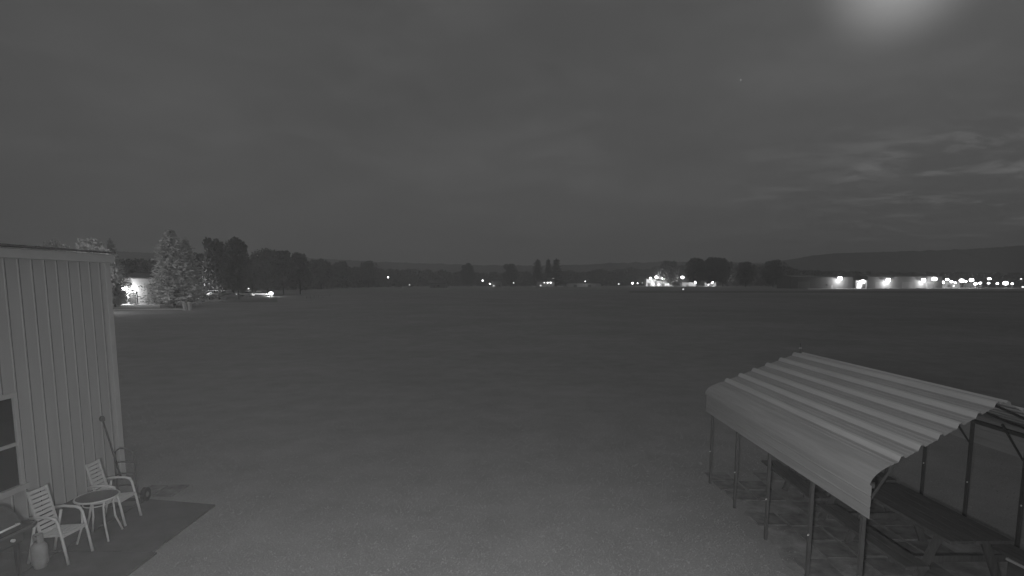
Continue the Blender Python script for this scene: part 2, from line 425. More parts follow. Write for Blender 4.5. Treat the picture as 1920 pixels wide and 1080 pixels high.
# hand truck
ht = thing('hand_truck', 'dark hand truck with a loop handle standing by the building corner', 'hand truck', (-6.44, 8.62, .03), R(8))
fr = MB()
fr.tube([(-.15, 0, .12), (-.15, -.02, .78), (-.13, -.03, .90), (-.06, -.03, .95), (.06, -.03, .95), (.13, -.03, .90), (.15, -.02, .78), (.15, 0, .12)], .013, 8)
for z in (.3, .5, .7): fr.tube([(-.15, -.005, z), (-.05, -.03, z + .02), (.05, -.03, z + .02), (.15, -.005, z)], .010, 6)
fr.build('frame', m_dark, ht, True)
MB().box(-.17, .17, -.20, .0, .02, .03).build('toe_plate', m_dark, ht)
MB().tube([(-.24, .06, .12), (.24, .06, .12)], .01, 8).build('axle', m_dark, ht)
for sx_ in (-.24, .24):
    wh = MB().tube([(sx_ - .03, .06, .115), (sx_ + .03, .06, .115)], .115, 20).build('wheel', m_rubber, ht)
    MB().tube([(sx_ - .034, .06, .115), (sx_ + .034, .06, .115)], .045, 14).build('hub', m_dark, wh)

# pole leaning on the siding
pl = thing('leaning_pole', 'thin dark pole with a knob leaning on the siding near the building corner', 'pole', (-7.40, 9.78, 0))
MB().tube([(0, 0, .0), (-.06, -.27, 1.22)], .016, 8).build('shaft', m_dark, pl)
MB().lathe([(.01, 1.19), (.04, 1.21), (.045, 1.25), (.03, 1.29), (.008, 1.30)], 12, (-.06, -.275, 0)).build('knob', m_dark, pl, True)

# gas grill
gr = thing('gas_grill', 'black gas grill with a shiny lid cut off by the left edge of the photo', 'grill', (-6.0, 5.67, .032), R(-3))
MB().box(-.24, .24, -.36, .30, .10, .16).build('base_shelf', m_black, gr, bevel=.01)
for x in (-.21, .21):
    for y in (-.33, .27): MB().bar((x, y, .06), (x, y, .72), .035).build('leg', m_black, gr)
MB().box(-.26, .26, -.38, .32, .66, .82).build('firebox', m_black, gr, bevel=.02)
MB().box(.262, .282, -.36, .30, .69, .80).build('control_panel', m_lid, gr)
for y in (-.2, -.02, .16): MB().tube([(.282, y, .745), (.31, y, .745)], .018, 12).build('knob', m_bolt, gr)
lidp = [(-.26, .825), (.27, .825), (.27, .90), (.20, 1.02), (.08, 1.09), (-.08, 1.09), (-.20, 1.02), (-.26, .92)]
ld = MB().prism(lidp, 'y', -.37, .31).build('lid', m_lid, gr, bevel=.012)
MB().tube([(.25, -.30, .90), (.31, -.30, .91), (.31, .24, .91), (.25, .24, .90)], .012, 8).build('handle', mat('polished_chrome', .9, .3, spec=.8), ld, True)
shf = MB().box(-.22, .24, .33, .50, .77, .80).build('side_shelf', m_black, gr, bevel=.015)
MB().tube([(.26, -.36, .79), (.26, .44, .79), (.20, .53, .78), (.0, .54, .78)], .024, 8).build('rail', m_dark, gr, True)

# propane tank
tk = thing('propane_tank', 'white propane tank on the patio under the grill shelf', 'gas tank', (-6.12, 6.58, .032))
MB().lathe([(.075, 0), (.08, .015), (.08, .03), (.09, .04), (.108, .07), (.112, .12), (.112, .27), (.106, .31), (.08, .35), (.05, .37), (.02, .375)], 24).build('cylinder', m_tank, tk, True)
cl = MB()
for a0 in (-60,):
    for i in range(24):
        a = R(a0 + i * 13); bq = R(a0 + i * 13 + 13)
        cl.add([(.068 * math.cos(a), .068 * math.sin(a), .37), (.068 * math.cos(bq), .068 * math.sin(bq), .37), (.068 * math.cos(bq), .068 * math.sin(bq), .48), (.068 * math.cos(a), .068 * math.sin(a), .48),
                (.062 * math.cos(a), .062 * math.sin(a), .37), (.062 * math.cos(bq), .062 * math.sin(bq), .37), (.062 * math.cos(bq), .062 * math.sin(bq), .48), (.062 * math.cos(a), .062 * math.sin(a), .48)],
               [(0, 1, 2, 3), (4, 7, 6, 5), (3, 2, 6, 7), (0, 4, 5, 1)])
cl.build('collar', m_tank, tk); tk.scale = (.8, .8, .93)
MB().lathe([(.02, .39), (.022, .44), (.035, .445), (.035, .46), (.01, .465)], 12).build('valve', m_dark, tk, True)

# ------------------------------------------------------------ carport
CX0, CX1 = 3.68, 6.94; CYF, CYB = 5.22, 9.80; ZS = 1.31; RX = (CX0 + CX1) / 2; RZ = 2.42
cp = thing('carport', 'open metal carport with ribbed roofing in front of the field', 'carport', (CX0, CYF, 0))
O = Vector((CX0, CYF, 0))
posty = [9.58, 8.49, 7.40, 6.31, 5.36]
def ysk(yy, x): return yy + .27 * (x - CX0) * (9.58 - yy) / (9.58 - 5.36)
tops = {}
for side, x in ((0, CX0), (1, CX1)):
    for yb in posty:
        yy = ysk(yb, x)
        p = MB()
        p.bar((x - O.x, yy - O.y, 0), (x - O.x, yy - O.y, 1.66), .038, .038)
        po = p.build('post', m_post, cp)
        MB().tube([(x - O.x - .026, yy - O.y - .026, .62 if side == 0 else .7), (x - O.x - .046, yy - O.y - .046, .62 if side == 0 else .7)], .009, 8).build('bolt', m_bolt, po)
# roof bows: bent tubes over each pair of posts
def roofpath(off=0.0):
    """left eave bend to right eave bend in x, z"""
    pts = []
    ex, ez = CX0 - .075, 1.64
    sl_ = Vector((RX - (CX0 + .17), 0, RZ - 1.795)).normalized()
    for k in range(7):
        a = k / 6
        pts.append(Vector((ex, 0, ez)) * (1 - a) ** 2 + Vector((ex, 0, 1.80)) * 2 * a * (1 - a) + Vector((CX0 + .25, 0, 1.875)) * a * a)
    pts.append(Vector((RX, 0, RZ)))
    left = pts; right = [Vector((2 * RX - p.x, 0, p.z)) for p in reversed(pts[:-1])]
    allp = left + right; out = []
    for i, p in enumerate(allp):
        d = (allp[min(i + 1, len(allp) - 1)] - allp[max(i - 1, 0)]).normalized()
        nrm = Vector((-d.z, 0, d.x)); out.append(p + nrm * off)
    return out
for yy in posty:
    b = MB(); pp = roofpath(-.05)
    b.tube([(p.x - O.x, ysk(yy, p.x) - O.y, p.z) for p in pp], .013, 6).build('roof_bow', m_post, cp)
    for s_ in (0, 1):
        f = lambda x: (x if s_ == 0 else 2 * RX - x) - O.x
        yk = lambda xx: ysk(yy, xx + O.x) - O.y + .035
        b = MB().bar((f(CX0), yk(f(CX0)), 1.30), (f(CX0 + .42), yk(f(CX0 + .42)), 1.83), .018); b.build('brace', m_post, cp)
for x in (CX0, CX1): MB().bar((x - O.x, ysk(posty[-1], x) - O.y - .1, 1.64), (x - O.x, posty[0] - O.y + .1, 1.64), .05).build('top_rail', m_post, cp)
def sheet_along(path, rib_pos, rib_w, rib_h, minor, name, mt):
    """corrugated sheet: path in x,z; ribs run along y"""
    P = [Vector(p) for p in path]; S = [0]
    for i in range(1, len(P)): S.append(S[-1] + (P[i] - P[i - 1]).length)
    LL = S[-1]
    def at(s):
        s = min(max(s, 0), LL); i = 0
        while i < len(S) - 2 and s > S[i + 1]: i += 1
        t = (s - S[i]) / (S[i + 1] - S[i]); p = P[i].lerp(P[i + 1], t); d = (P[i + 1] - P[i]).normalized()
        return p, Vector((-d.z, 0, d.x))
    samp = set([0, LL] + S)
    ev = []
    for c in rib_pos:
        a_ = [(-rib_w / 2 - .016, 0), (-rib_w / 2 - .008, -.008), (-rib_w / 2, 0), (-rib_w * .04, rib_h), (rib_w * .30, rib_h), (rib_w / 2, 0)]
        ev += [(c + (d_ if c < LL / 2 else -d_), h_) for d_, h_ in a_]
    for c in minor: ev += [(c - .012, 0), (c, .007), (c + .012, 0)]
    ev = [(s, h) for s, h in ev if 0 < s < LL]; used = [s for s, h in ev]
    for s in samp:
        if all(abs(s - u) > .004 for u in used) and not any(c - rib_w / 2 < s < c + rib_w / 2 for c in rib_pos): ev.append((s, 0))
    ev.sort()
    top = []; bot = []
    for s, h in ev:
        p, nn = at(s); q = p + nn * h; top.append(q); bot.append(q - nn * .004)
    mb = MB(); k = len(top)
    ny = 2
    for yy in (CYF, CYB):
        sk = .27 if yy == CYF else 0.0
        mb.v += [(q.x - O.x, yy - O.y + sk * (q.x - O.x), q.z) for q in top]; mb.v += [(q.x - O.x, yy - O.y + sk * (q.x - O.x), q.z) for q in bot]
    for i in range(k - 1):
        mb.f += [(i, i + 1, 2 * k + i + 1, 2 * k + i), (k + i, 3 * k + i, 3 * k + i + 1, k + i + 1), (i, k + i, k + i + 1, i + 1), (2 * k + i, 2 * k + i + 1, 3 * k + i + 1, 3 * k + i)]
    mb.f += [(0, 2 * k, 3 * k, k), (k - 1, 2 * k - 1, 4 * k - 1, 3 * k - 1)]
    o = mb.build(name, mt, cp)
    o.data.materials.append(mat('lit_rib_metal', 0.32, 0.5, 0.12, 14.0, stretch=(1, .06, 1), spec=.5))
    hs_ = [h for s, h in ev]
    for pi, p in enumerate(o.data.polygons):      # ribs painted lighter than the pans, standing in for light on their faces
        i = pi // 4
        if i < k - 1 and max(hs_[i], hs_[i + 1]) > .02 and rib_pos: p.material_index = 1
    return o
rp = roofpath(0); 
tl = sum((rp[i + 1] - rp[i]).length for i in range(len(rp) - 1)); half = tl / 2
ribs = [half + sgn * (.09 + .264 * k) for k in range(6) for sgn in (-1, 1)]
mins = [half + sgn * (.09 + .264 * k + dd) for k in range(6) for sgn in (-1, 1) for dd in (.10, .155)]
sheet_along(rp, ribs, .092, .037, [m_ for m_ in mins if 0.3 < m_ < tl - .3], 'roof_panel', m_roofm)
for s_ in (0, 1):
    f = lambda x: x if s_ == 0 else 2 * RX - x
    path = [Vector((f(CX0 - .045), 0, ZS)), Vector((f(CX0 - .045), 0, 1.66))]
    if s_: path = path[::-1]
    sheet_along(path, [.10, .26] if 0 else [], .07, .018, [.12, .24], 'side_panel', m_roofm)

# picnic tables under the carport
def picnic(label, loc, rz):
    t = thing('picnic_table', label, 'picnic table', loc, rz, 'picnic tables under the carport')
    LN = 1.75
    tp = MB()
    for k in range(5): tp.box(-.37 + k * .15, -.37 + k * .15 + .14, -LN / 2, LN / 2, .72, .755)
    tp.build('tabletop', m_wood, t)
    for s_ in (-1, 1):
        bn = MB()
        for k in range(2): bn.box(s_ * .72 - .14 + k * .145, s_ * .72 - .14 + k * .145 + .135, -LN / 2, LN / 2, .42, .455)
        bn.build('bench_seat', m_wood, t)
    for yy in (-.6, .6):
        lg = MB().bar((-.25, yy, .72), (-.55, yy, 0), .04, .09).build('leg', m_wood, t)
        lg = MB().bar((.25, yy, .72), (.55, yy, 0), .04, .09).build('leg', m_wood, t)
        MB().box(-.82, .82, yy + .025, yy + .06, .34, .42).build('crossbar', m_wood, t)
    return t
p1 = picnic('dark wooden picnic table under the carport, nearer to the camera', (5.36, 6.70, .01), R(1))
p2 = copy_tree(p1); p2.location = (5.42, 8.62, .01); p2.rotation_euler = (0, 0, R(-1.5)); p2['label'] = 'dark wooden picnic table under the rear half of the carport roof'
# pale crate lid lying past the table end
bd = MB().box(-.13, .13, -.17, .17, .0, .30); bdt = thing('storage_box', 'small pale box beside the near end of the picnic table', 'box', (6.12, 5.98, .01), R(8))
MB().box(-.12, .12, -.16, .16, 0, .36).build('body', m_wood, bdt, bevel=.01)
MB().box(-.135, .135, -.175, .175, .362, .395).build('lid', m_pale, bdt, bevel=.008)

# thin rod behind the carport
mk = gy(1500, 663, 12.2)
pr = thing('marker_rod', 'thin upright rod with a pale tip behind the carport ridge', 'rod', (mk.x, 12.2, 0))
MB().tube([(0, 0, 0), (0, 0, mk.z + .24)], .009, 6).build('shaft', m_post, pr)
MB().tube([(-.03, 0, mk.z + .13), (.03, 0, mk.z + .13)], .012, 6).build('tip', m_trim, pr)

# ------------------------------------------------------------ trees
def leafcloud(q, centres, nper, size, flat=.5):
    """leaf-sized quads spread over the shells of the clumps"""
    V = []
    for (c, r) in centres:
        k = nper
        d = q.normal(size=(k, 3)); d /= np.linalg.norm(d, axis=1)[:, None]
        rr = r * (0.55 + .5 * q.random(k)) ; P = np.array(c) + d * rr[:, None] * np.array([1, 1, .8])
        a = q.normal(size=(k, 3)); a /= np.linalg.norm(a, axis=1)[:, None]
        b = np.cross(a, q.normal(size=(k, 3))); b /= np.linalg.norm(b, axis=1)[:, None]
        s = size * (.5 + q.random(k))[:, None]
        V.append(np.stack([P - a * s - b * s * flat, P + a * s - b * s * flat, P + a * s + b * s * flat, P - a * s + b * s * flat], 1))
    return np.concatenate(V).reshape(-1, 3)
def broad(seed, n=16, nper=110, size=.035, asp=.5, low=.12):
    """unit tree, height 1; crown radius about asp/1"""
    q = np.random.default_rng(seed); cs = []
    for i in range(n):
        z = low + .1 + (.80 - low) * ((i + .5) / n); env = math.sin(PI * min(max((z - low) / (1.02 - low), .05), .98)) ** .6
        a = i * 2.399 + q.random() * .8; rr = asp * env * (.3 + .5 * q.random())
        cs.append(((rr * math.cos(a), rr * math.sin(a), z), asp * env * (.38 + .2 * q.random())))
    cs.append(((0, 0, .86), asp * .34)); cs.append(((0, 0, .5), asp * .7))
    return leafcloud(q, cs, nper, size)
def conifer_leaves(seed, tiers=20, per=11, nneed=16, asp=.24, size=.02):
    q = np.random.default_rng(seed); V = []
    for t in range(tiers):
        z = .08 + .9 * t / tiers; r = asp * (1 - (t / tiers)) ** .8 * (.8 + .35 * q.random()) + .008
        for k in range(per):
            a = 2 * PI * k / per + t * 1.3 + q.random() * .4; rk = r * (.65 + .55 * q.random())
            for j in range(nneed):
                f = (j + q.random()) / nneed
                c = np.array([rk * f * math.cos(a), rk * f * math.sin(a), z - f * rk * .30 + .35 * f * f * rk]) + q.normal(size=3) * size * .45
                u = q.normal(size=3); u[2] *= .4; u /= np.linalg.norm(u); v = np.cross(u, q.normal(size=3)); v /= np.linalg.norm(v)
                s = size * (.6 + q.random()) * (1.15 - .5 * f); V.append([c - u * s - v * s * .35, c + u * s - v * s * .35, c + u * s + v * s * .35, c - u * s + v * s * .35])
    for j in range(30):
        c = np.array([q.normal() * .004, q.normal() * .004, .96 + .045 * q.random()]); u = np.array([0, 0, 1.]); v = q.normal(size=3); v /= np.linalg.norm(v)
        s = size * .5; V.append([c - u * s - v * s * .3, c + u * s - v * s * .3, c + u * s + v * s * .3, c - u * s + v * s * .3])
    return np.array(V).reshape(-1, 3)
def trunk_mb(h=.5, r=.018, limbs=6):
    mb = MB().tube([(0, 0, -.01), (.004, 0, h * .3), (-.004, .004, h * .7), (0, 0, h)], r, 8, r * .45)
    q = random.Random(3)
    for k in range(limbs):
        a = k * 1.05 * 2; z = h * (.4 + .09 * k); mb.tube([(0, 0, z), (.09 * math.cos(a), .09 * math.sin(a), z + .09), (.17 * math.cos(a), .17 * math.sin(a), z + .16)], r * .4, 5, r * .12)
    return mb
PROTO = {}
def proto_mesh(kind, i):
    key = (kind, i)
    if key in PROTO: return PROTO[key]
    if kind == 'broad': V = broad(10 + i, n=18, nper=260, size=.022, asp=.36 + .05 * (i % 3), low=.08); m = m_leaf
    elif kind == 'pale': V = broad(40 + i, n=18, nper=260, size=.022, asp=.40, low=.05); m = m_leaf2
    elif kind == 'poplar': V = broad(70 + i, n=24, nper=260, size=.018, asp=.20, low=.04); m = m_leaf
    elif kind == 'conifer': V = conifer_leaves(90 + i, 26, 16, 20, .30, .018); m = m_needle
    else: V = conifer_leaves(120 + i, 18, 9, 10, .20, .024); m = m_leaf
    o = rawmesh('crown', V, None, m); me = o.data; bpy.data.objects.remove(o)
    tm = trunk_mb(.75 if kind in ('conifer', 'spruce') else .55, .016, 0 if kind in ('conifer', 'spruce') else 6).build('trunk', m_bark); tmm = tm.data; bpy.data.objects.remove(tm)
    PROTO[key] = (me, tmm); return PROTO[key]
def tree(name, label, kind, i, u, vbase, vtop, y, group, wide=1.0, rz=0.0, cat='tree'):
    p = gy(u, vtop, y); zt = p.z
    t = thing(name, label, cat, (p.x, y, 0), rz, group)
    cm, tm = proto_mesh(kind, i)
    for nm, me in (('crown', cm), ('trunk', tm)):
        o = bpy.data.objects.new(nm, me); col.objects.link(o); o.parent = t; o.scale = (zt * wide, zt * wide, zt)
    return t
GL = 'trees around the lit hangar on the left'
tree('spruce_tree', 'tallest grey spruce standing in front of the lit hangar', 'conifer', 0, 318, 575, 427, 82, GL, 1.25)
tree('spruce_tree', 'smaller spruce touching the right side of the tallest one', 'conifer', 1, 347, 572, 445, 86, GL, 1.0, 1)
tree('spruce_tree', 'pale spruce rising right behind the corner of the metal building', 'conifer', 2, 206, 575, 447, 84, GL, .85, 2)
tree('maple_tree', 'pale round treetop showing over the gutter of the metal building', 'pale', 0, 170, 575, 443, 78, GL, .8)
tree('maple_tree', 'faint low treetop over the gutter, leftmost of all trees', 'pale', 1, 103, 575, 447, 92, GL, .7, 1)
GT = 'dark trees beyond the parked vehicles'
tree('oak_tree', 'dark upright tree, left one of the dark pair beside the spruces', 'broad', 0, 404, 560, 444, 120, GT, .62)
tree('oak_tree', 'dark upright tree, right one of the dark pair beside the spruces', 'broad', 1, 441, 560, 441, 124, GT, .62, 1)
tree('oak_tree', 'round dark tree directly right of the dark pair', 'broad', 2, 497, 556, 467, 165, GT, .85, 2)
tree('oak_tree', 'round dark tree above the star-shaped yard light', 'broad', 3, 528, 556, 466, 172, GT, .8, 3)
tree('oak_tree', 'low dark tree at the right end of the left tree group', 'broad', 4, 560, 556, 472, 178, GT, .85, .5)
tree('oak_tree', 'dark tree filling the gap behind the parked light aircraft', 'broad', 5, 470, 556, 485, 178, GT, .9, .9)
tree('oak_tree', 'dark tree between the spruces and the dark pair', 'broad', 6, 378, 556, 472, 140, GT, .8, .2)
tree('oak_tree', 'dark tree behind the lit hangar roof', 'broad', 7, 258, 556, 484, 135, GT, 1.1, .7)
GC = 'standout trees on the far edge of the field'
for a in (('oak_tree', 'flat-topped dark tree left of the far row of house lights', 'broad', 0, 877, 536, 492, 560, .9),
          ('oak_tree', 'rounded dark tree just left of the three spiky firs', 'broad', 1, 958, 536, 493, 560, .85),
          ('oak_tree', 'dark tree behind the small light pole left of centre', 'broad', 2, 690, 538, 489, 430, .8),
          ('oak_tree', 'dark tree left of the small light pole', 'broad', 3, 640, 538, 488, 400, .9),
          ('oak_tree', 'dark tree standing at the end of the row of white posts', 'broad', 4, 600, 540, 484, 330, .9),
          ('fir_tree', 'leftmost of the three spiky firs on the skyline', 'spruce', 0, 1008, 536, 486, 560, 1.9),
          ('fir_tree', 'thin middle one of the three spiky firs on the skyline', 'spruce', 1, 1028, 536, 485, 565, 1.3),
          ('fir_tree', 'rightmost of the three spiky firs on the skyline', 'spruce', 2, 1043, 536, 485, 570, 2.0),
          ('oak_tree', 'dark rounded tree behind the brightest group of buildings', 'broad', 5, 1252, 536, 488, 640, .9),
          ('oak_tree', 'broad tree, left half of the highest crown right of centre', 'broad', 6, 1308, 536, 482, 560, 1.05),
          ('oak_tree', 'broad tree, middle of the highest crown right of centre', 'broad', 7, 1333, 536, 481, 565, .95),
          ('maple_tree', 'paler tree on the right side of the highest crown right of centre', 'broad', 0, 1357, 536, 482, 555, .8),
          ('oak_tree', 'dark tree right of the highest crown, in front of the ridge foot', 'broad', 1, 1400, 538, 489, 520, .95),
          ('oak_tree', 'dark tree at the left end of the long dim hangar', 'broad', 2, 1452, 538, 487, 500, .95)):
    tree(a[0], a[1], a[2], a[3], a[4], a[5], a[6], a[7], GC, a[8], a[4] * .37)
# bush lit by the hangar lamp
bush = thing('bush', 'bright shrub left of the hangar lamp beside the building corner', 'bush', (gy(213, 560, 88).x, 88, 0))
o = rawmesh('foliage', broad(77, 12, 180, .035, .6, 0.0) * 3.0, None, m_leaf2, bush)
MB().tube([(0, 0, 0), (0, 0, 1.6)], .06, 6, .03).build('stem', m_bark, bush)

# far woods as one mass
def woods():
    q = np.random.default_rng(5); V = []
    base_ = [broad(200 + k, 10, 45, .055, .5, 0.0) for k in range(4)]
    u = 150.0
    def put(uu, vt, y):
        p = gy(uu, vt, y); T = base_[q.integers(4)] * np.array([p.z * .95, p.z * .95, p.z]); a = q.random() * 6.28
        c, s_ = math.cos(a), math.sin(a); T = T @ np.array([[c, s_, 0], [-s_, c, 0], [0, 0, 1]]); V.append(T + np.array([p.x, y, 0]))
    sk = [(150, 484), (500, 486), (600, 492), (700, 501), (800, 505), (860, 507), (980, 508), (1060, 506), (1120, 504), (1180, 501), (1250, 498), (1300, 494), (1400, 495), (1470, 498), (1490, 504), (1600, 507), (1750, 509), (2000, 509)]
    while u < 1480:
        vt = np.interp(u, [s[0] for s in sk], [s[1] for s in sk]); y = np.interp(u, [150, 550, 800, 1180, 1480], [190, 300, 640, 780, 620])
        for lay in range(3): put(u + q.random() * 8, vt + lay * 7 + q.random() * 5, y * (1 + .05 * (1 - lay)) + q.random() * 12)
        u += 9 if u > 500 else 14
    while u < 2000:
        vt = np.interp(u, [s[0] for s in sk], [s[1] for s in sk]); put(u, vt + q.random() * 5, 640 + q.random() * 40); put(u + 5, vt + 6 + q.random() * 5, 610); u += 11
    tag(rawmesh('woods', np.concatenate(V), None, m_leaf), 'dark band of woods along the far edge of the field', 'woods', kind='stuff')
woods()

# hills
def hill(name, sk, y, depth, seed, rough):
    us = np.arange(-400, 2400, 4.0); P = []
    for r_, fz in ((0, 1.0), (1, .72), (2, .4), (3, 0.0)):
        for u_ in us:
            vt = float(np.interp(u_, [s[0] for s in sk], [s[1] for s in sk])); yy = y - depth * r_ / 3
            p = gy(u_, vt, y); z = p.z
            z = z * fz + (rough * (noise.fractal(Vector((u_ * .06, r_ * 3.1, seed)), 1.0, 2.0, 5) + .6 * noise.noise(Vector((u_ * .31, r_, seed)))) if r_ < 3 else -2)
            P.append((p.x * (1 - .02 * r_), yy, z))
    n_ = len(us); mb = MB(); mb.v = P
    mb.f = [(r_ * n_ + i, r_ * n_ + i + 1, (r_ + 1) * n_ + i + 1, (r_ + 1) * n_ + i) for r_ in range(3) for i in range(n_ - 1)]
    b_ = len(mb.v)
    for i in range(n_): mb.v.append((P[i][0], y + depth * 1.5, -2))
    mb.f += [(i + 1, i, b_ + i, b_ + i + 1) for i in range(n_ - 1)]
    o = mb.build(name, m_wood_far); tag(o, kind='structure'); return o
hill('hills', [(-400, 460), (0, 466), (200, 470), (350, 478), (570, 483), (690, 490), (800, 494), (900, 497), (1010, 498), (1100, 496), (1150, 493), (1250, 491), (1350, 491), (1500, 495), (2400, 500)], 1700, 350, 2.0, 3)
hill('hills', [(-400, 560), (1200, 560), (1330, 530), (1400, 500), (1460, 489), (1480, 487), (1520, 480), (1560, 475), (1640, 473), (1700, 471), (1800, 468), (1880, 463), (1920, 460), (2400, 440)], 1350, 300, 9.0, 2.2)

# ------------------------------------------------------------ far buildings, aprons
def pad(name, m, u0, v0, u1, v1, z=.008, skew=0):
    a = gz(u0, v0); b_ = gz(u1, v0); c = gz(u1 - skew, v1); d = gz(u0 - skew, v1)
    mb = MB(); mb.v = [(p.x, p.y, z) for p in (a, b_, c, d)]; mb.f = [(0, 1, 2, 3)]
    return struct(name, mb, m)
pad('apron', m_conc, -60, 577.5, 300, 563, .02)
pad('road', m_conc, 180, 580.5, 350, 579, .012)
pad('apron', m_asph, 300, 567, 520, 556, .016)
def building(name, label, cat, u0, u1, vtop, y, depth, wallm, roofm=None, gable=0.0, group=None, doors=(), windows=(), vroof=None):
    a = gy(u0, vtop, y); b_ = gy(u1, vtop, y); wd = b_.x - a.x; h = a.z
    t = thing(name, label, cat, (a.x, y, 0), 0, group)
    MB().box(0, wd, 0, depth, 0, h).build('wall', wallm, t)
    e = .35
    if gable: MB().prism([(-e, h - .05), (depth / 2, h + gable), (depth + e, h - .05), (depth + e, h + .15), (depth / 2, h + gable + .25), (-e, h + .15)], 'x', -e, wd + e).build('roof', roofm or m_far_roof, t)
    else: MB().box(-e, wd + e, -e, depth + e, h + .003, h + .25).build('roof', roofm or m_far_roof, t)
    if gable:
        for x in (0, wd - .2): MB().prism([(0, h), (depth, h), (depth / 2, h + gable)], 'x', x, x + .2).build('gable_wall', wallm, t)
    for (x, w_, hh, mm) in doors:
        d = MB().box(x - .15, x + w_ + .15, -.12, 0.01, 0, hh + .15).build('door_frame', m_trim, t)
        MB().box(x, x + w_, -.16, -.11, 0.02, hh).build('door', mm, d)
    for (x, z, w_, hh, mm) in windows:
        f = MB().box(x - .08, x + w_ + .08, -.06, .01, z - .08, z + hh + .08).build('window', m_trim, t)
        MB().box(x, x + w_, -.08, -.055, z, z + hh).build('pane', mm, f)
    return t, a.x, h, wd
# left lit hangar
hb, hx, hh, hw_ = building('hangar', 'brightly lit pale hangar half hidden behind the tallest spruce', 'hangar', 224, 300, 522, 95, 8, mat('lit_siding', .42, .7, .08, 1.0, stretch=(8, 1, .15)), None, .8,
        doors=((1.6, 1.1, 2.1, m_dark), (4.8, 4.2, 3.3, m_far_wall)), windows=())
def wall_lamp(parent_name, label, u, v, y, r, power, out=.7, group=None, emitm=m_lamp):
    p = gy(u, v, y)
    t = thing('wall_lamp', label, 'lamp', (p.x, y, p.z), 0, group)
    MB().box(-r * .5, r * .5, -r * .9, -.002, -r * .45, r * .5).build('housing', m_dark, t)
    MB().box(-r * .9, r * .9, -r * 1.5, -r * .9, -r * .8, r * .6).build('lens', emitm, t, bevel=r * .2)
    point_light(t, (0, -out, -r * 1.2), power, .15)
    return t
def lamp_post(label, u, v, y, r, power, group, emitm=m_lamp, cat='street lamp', name='street_lamp'):
    p = gy(u, v, y)
    t = thing(name, label, cat, (p.x, y, 0), 0, group)
    z = max(p.z, .5)
    MB().tube([(0, .25, 0), (0, .25, z * .6), (0, .22, z)], .12 if y > 150 else .06, 8, .06 if y > 150 else .04).build('pole', m_dark, t)
    MB().lathe([(r * .5, -r * .7), (r * .95, -r * .4), (r, 0), (r * .8, r * .5), (r * .3, r * .75)], 12, (0, 0, z)).build('lantern', emitm, t, True)
    if power: point_light(t, (0, -r - .3, z - r * .9), power, .3)
    return t
wall_lamp('', 'large white lamp on the lit hangar, beside the bright shrub', 238, 538, 95, .5, 800, 1.3, 'lamps on the hangar walls')
# lamps on the left field edge
GLL = 'yard lamps near the parked aircraft'
lamp_post('star-bright yard light low over the field, right of the white car', 508, 550, 150, .55, 900, GLL)
lamp_post('lamp over the fuel pumps', 366.5, 537, 118, .35, 900, GLL)
lamp_post('dim lamp above the white car', 466, 541, 150, .18, 30, GLL, m_lamp_dim)
# fuel pumps
for i, (u, lb) in enumerate(((366, 'pale fuel pump, left one of the two'), (374, 'pale fuel pump, right one of the two'))):
    p = gy(u, 560, 118)
    if i == 0:
        fp = thing('fuel_pump', lb, 'fuel pump', (p.x, 118, .15), 0, 'fuel pumps')
        MB().box(-.38, .38, -.28, .28, 0, 1.7).build('body', m_white, fp, bevel=.03)
        MB().box(-.44, .44, -.33, .33, 1.703, 1.98).build('head', m_white, fp, bevel=.03)
        MB().box(-.24, .24, -.305, -.282, 1.0, 1.5).build('display', m_glass, fp)
        MB().tube([(.34, 0, 1.3), (.5, -.1, .8), (.42, -.1, .3), (.36, 0, .9)], .025, 6).build('hose', m_rubber, fp)
    else:
        f2 = copy_tree(fp); f2.location = (p.x, 118, .15); f2['label'] = lb
struct('island', MB().box(gy(358, 560, 118).x, gy(378, 560, 118).x, 116.5, 119.5, 0, .14), m_conc)
# utility cabinets
for i, (u, lb) in enumerate(((346, 'grey utility cabinet, left one of the pair at the field edge'), (355.5, 'grey utility cabinet, right one of the pair at the field edge'))):
    p = gy(u, 572, 74)
    if i == 0:
        uc = thing('utility_cabinet', lb, 'cabinet', (p.x, 74, 0), 0, 'grey utility cabinets')
        MB().box(-.17, .17, -.2, .2, 0, 1.05).build('body', m_white, uc, bevel=.02)
        MB().box(-.19, .19, -.23, .23, 1.053, 1.1).build('lid', m_trim, uc)
        MB().box(-.14, .14, -.215, -.202, .08, .98).build('door', m_trim, uc)
    else:
        u2 = copy_tree(uc); u2.location = (p.x, 74, 0); u2['label'] = lb
# light aircraft
pp_ = gy(404, 560, 122)
ac = thing('light_aircraft', 'small high-wing aircraft parked between the fuel pumps and the white car', 'aircraft', (pp_.x, 122, 0), R(62))
S = 1.0
fus = MB()
secs = [(-1.9, .30, 1.15, .25), (-1.5, .52, 1.2, .42), (-.5, .58, 1.35, .62), (.6, .56, 1.35, .62), (1.8, .38, 1.3, .42), (3.4, .18, 1.3, .22), (4.6, .07, 1.35, .12)]
vs = []; nn_ = 12
for (x, ry, zc, rz_) in secs:
    for k in range(nn_): a = 2 * PI * k / nn_; vs.append((x, ry * math.cos(a), zc + rz_ * math.sin(a)))
fs = [(i * nn_ + k, i * nn_ + (k + 1) % nn_, (i + 1) * nn_ + (k + 1) % nn_, (i + 1) * nn_ + k) for i in range(len(secs) - 1) for k in range(nn_)] + [tuple(range(nn_)), tuple((len(secs) - 1) * nn_ + k for k in range(nn_))]
fus.add(vs, fs).build('fuselage', m_car, ac, True)
MB().prism([(-.75, 1.99), (-.7, 2.08), (-.2, 2.12), (.75, 2.02), (.75, 1.99)], 'y', -4.8, 4.8).build('wing', m_car, ac)
